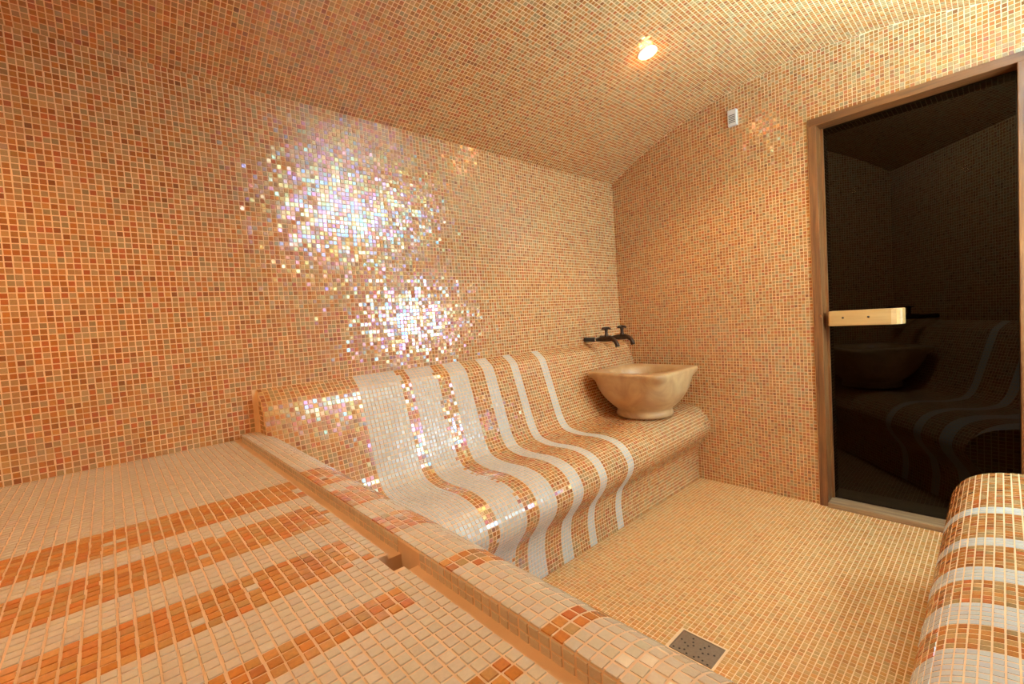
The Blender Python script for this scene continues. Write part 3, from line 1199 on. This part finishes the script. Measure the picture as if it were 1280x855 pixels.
structure(bey_obj('wall_mirrored_back', [(0.9, YB, 0), (XD, YB, 0), (XD, YB, 1.98), (0.9, YB, 1.98)], [(0, 1, 2, 3)],
                  [(0.9, 0), (XD, 0), (XD, 1.98), (0.9, 1.98)], M_PROC), 'back wall of the made-up mirrored room behind the tinted door')
ysl = np.linspace(-0.2, YB, 30)
v, uv, f = [], [], []
for yy_ in ysl:
    v += [(XD, yy_, 0), (XD, yy_, float(arc(yy_)))]
    uv += [(yy_, 0), (yy_, float(arc(yy_)))]
for k in range(len(ysl) - 1):
    f.append((2 * k, 2 * k + 1, 2 * k + 3, 2 * k + 2))
structure(bey_obj('wall_mirrored_side', v, f, uv, M_PROC), 'end wall of the made-up mirrored room behind the tinted door')
ths = np.linspace(-0.1, th0, 30)
v, uv, f = [], [], []
for t in ths:
    yv = VC + VR * math.sin(t)
    xa = max(1.0, (XD + TW + 0.002 - TX2 - S2 * yv) / C2)
    for x in (xa, XD):
        v.append((x, yv, VZ + VR * math.cos(t)))
        uv.append((x, VR * t))
for k in range(len(ths) - 1):
    f.append((2 * k, 2 * k + 2, 2 * k + 3, 2 * k + 1))
cb_ = structure(bey_obj('ceiling_mirrored', v, f, uv, M_PROC), 'vault of the made-up mirrored room behind the tinted door')
structure(mesh_obj('floor_mirrored', [(3.0, -1.6, 0), (4.9, -1.6, 0), (4.9, 1.827, 0), (3.0, 1.827, 0)], [(0, 1, 2, 3)], M_PROC,
                   uv=[(3, -1.6), (4.9, -1.6), (4.9, 1.827), (3, 1.827)]), 'floor of the made-up mirrored room behind the tinted door')
b2 = thing('tiled_bench', 'mirrored striped mosaic bench built for the image in the door glass', 'bench', bey(2.0, 1.5, 0))
v, uv, f = [], [], []
sl = np.r_[0, np.cumsum(np.linalg.norm(np.diff(FINE, axis=0), axis=1))]
cutx = lambda y_: (XD + TW + 0.006 - TX2 - S2 * y_) / C2
for e_ in (0, 1):
    for k, (w_, z_) in enumerate(FINE):
        x = XD - 0.001 if e_ else cutx(YB - w_)
        v.append((x, YB - w_, z_))
        uv.append((x, sl[k]))
n = len(FINE)
for k in range(n - 1):
    f.append((k, k + 1, k + 1 + n, k + n))
bb = bey_obj('core', v, f, uv, M_PROC2, b2)
bb.data.polygons.foreach_set('use_smooth', [True] * len(bb.data.polygons))
v = [(cutx(YB - w_), YB - w_, z_) for w_, z_ in FINE] + [(cutx(YB), YB, 0)]
bey_obj('end_face', v, [tuple(range(len(v)))], [(p[1] - 5.0, p[2]) for p in v], M_PROC2, b2)
pb = bey(BX, BY, BZ)
k2 = thing('stone_basin', 'mirrored square stone basin built for the image in the door glass', 'basin', pb)
v, f = loft(SEC, 0, 0, 0)
ob = mesh_obj('bowl', v, f, M_STONE, None, smooth=True)
ob.parent = k2
ob.rotation_euler = (0, 0, TH2)


def far_tap(x, where):
    p = bey(x, YB, 0.918)
    t = thing('wall_tap', 'mirrored dark wall tap built for the image in the door glass, ' + where, 'tap', p, 'taps of the made-up mirrored room')
    far = Vector(bey(x, YB - 1, 0)) - Vector(bey(x, YB, 0))
    tube('body', [Vector(p) + far * a + Vector((0, 0, b)) for a, b in ((0.002, 0), (0.09, 0), (0.19, 0.004), (0.225, -0.006), (0.247, -0.03), (0.25, -0.046))],
         [0.0145, 0.0145, 0.0165, 0.013, 0.0115, 0.013], M_BRONZE, t)
    q = Vector(p) + far * 0.172
    lathe('stem', [(0.0001, 0.0), (0.014, 0.0), (0.0095, 0.020), (0.0095, 0.040), (0.012, 0.054), (0.0001, 0.056)], M_BRONZE, (q.x, q.y, q.z + 0.012), t, 18)
    lathe('lever', [(0.0001, 0), (0.028, 0.002), (0.028, 0.008), (0.0001, 0.012)], M_BRONZE, (q.x, q.y, q.z + 0.064), t, 18)


far_tap(2.295, 'by the bench stripes')
far_tap(2.465, 'by the room corner')
# added lamp that lifts the mirrored room so it shows through the glass
px, py, pz = bey(1.75, 1.0, 2.2)
d2 = thing('ceiling_downlight', 'added faint lamp brightening the mirrored room behind the tinted door', 'ceiling light', bey(1.75, 1.0, float(arc(1.0))))
lathe('trim_ring', [(0.030, 0.0), (0.045, 0.0), (0.045, -0.006), (0.030, -0.006)], M_TRIM, tuple(d2.location), d2, 24)
l2 = bpy.data.lights.new('added_faint_lamp', 'POINT')
l2.energy = BEYOND_FILL_W
l2.color = (0.60, 0.85, 1.0)
l2.shadow_soft_size = 0.03
lo2 = bpy.data.objects.new('added_faint_lamp', l2)
col.objects.link(lo2)
lo2.parent = d2
lo2.location = (0, 0, -0.05)
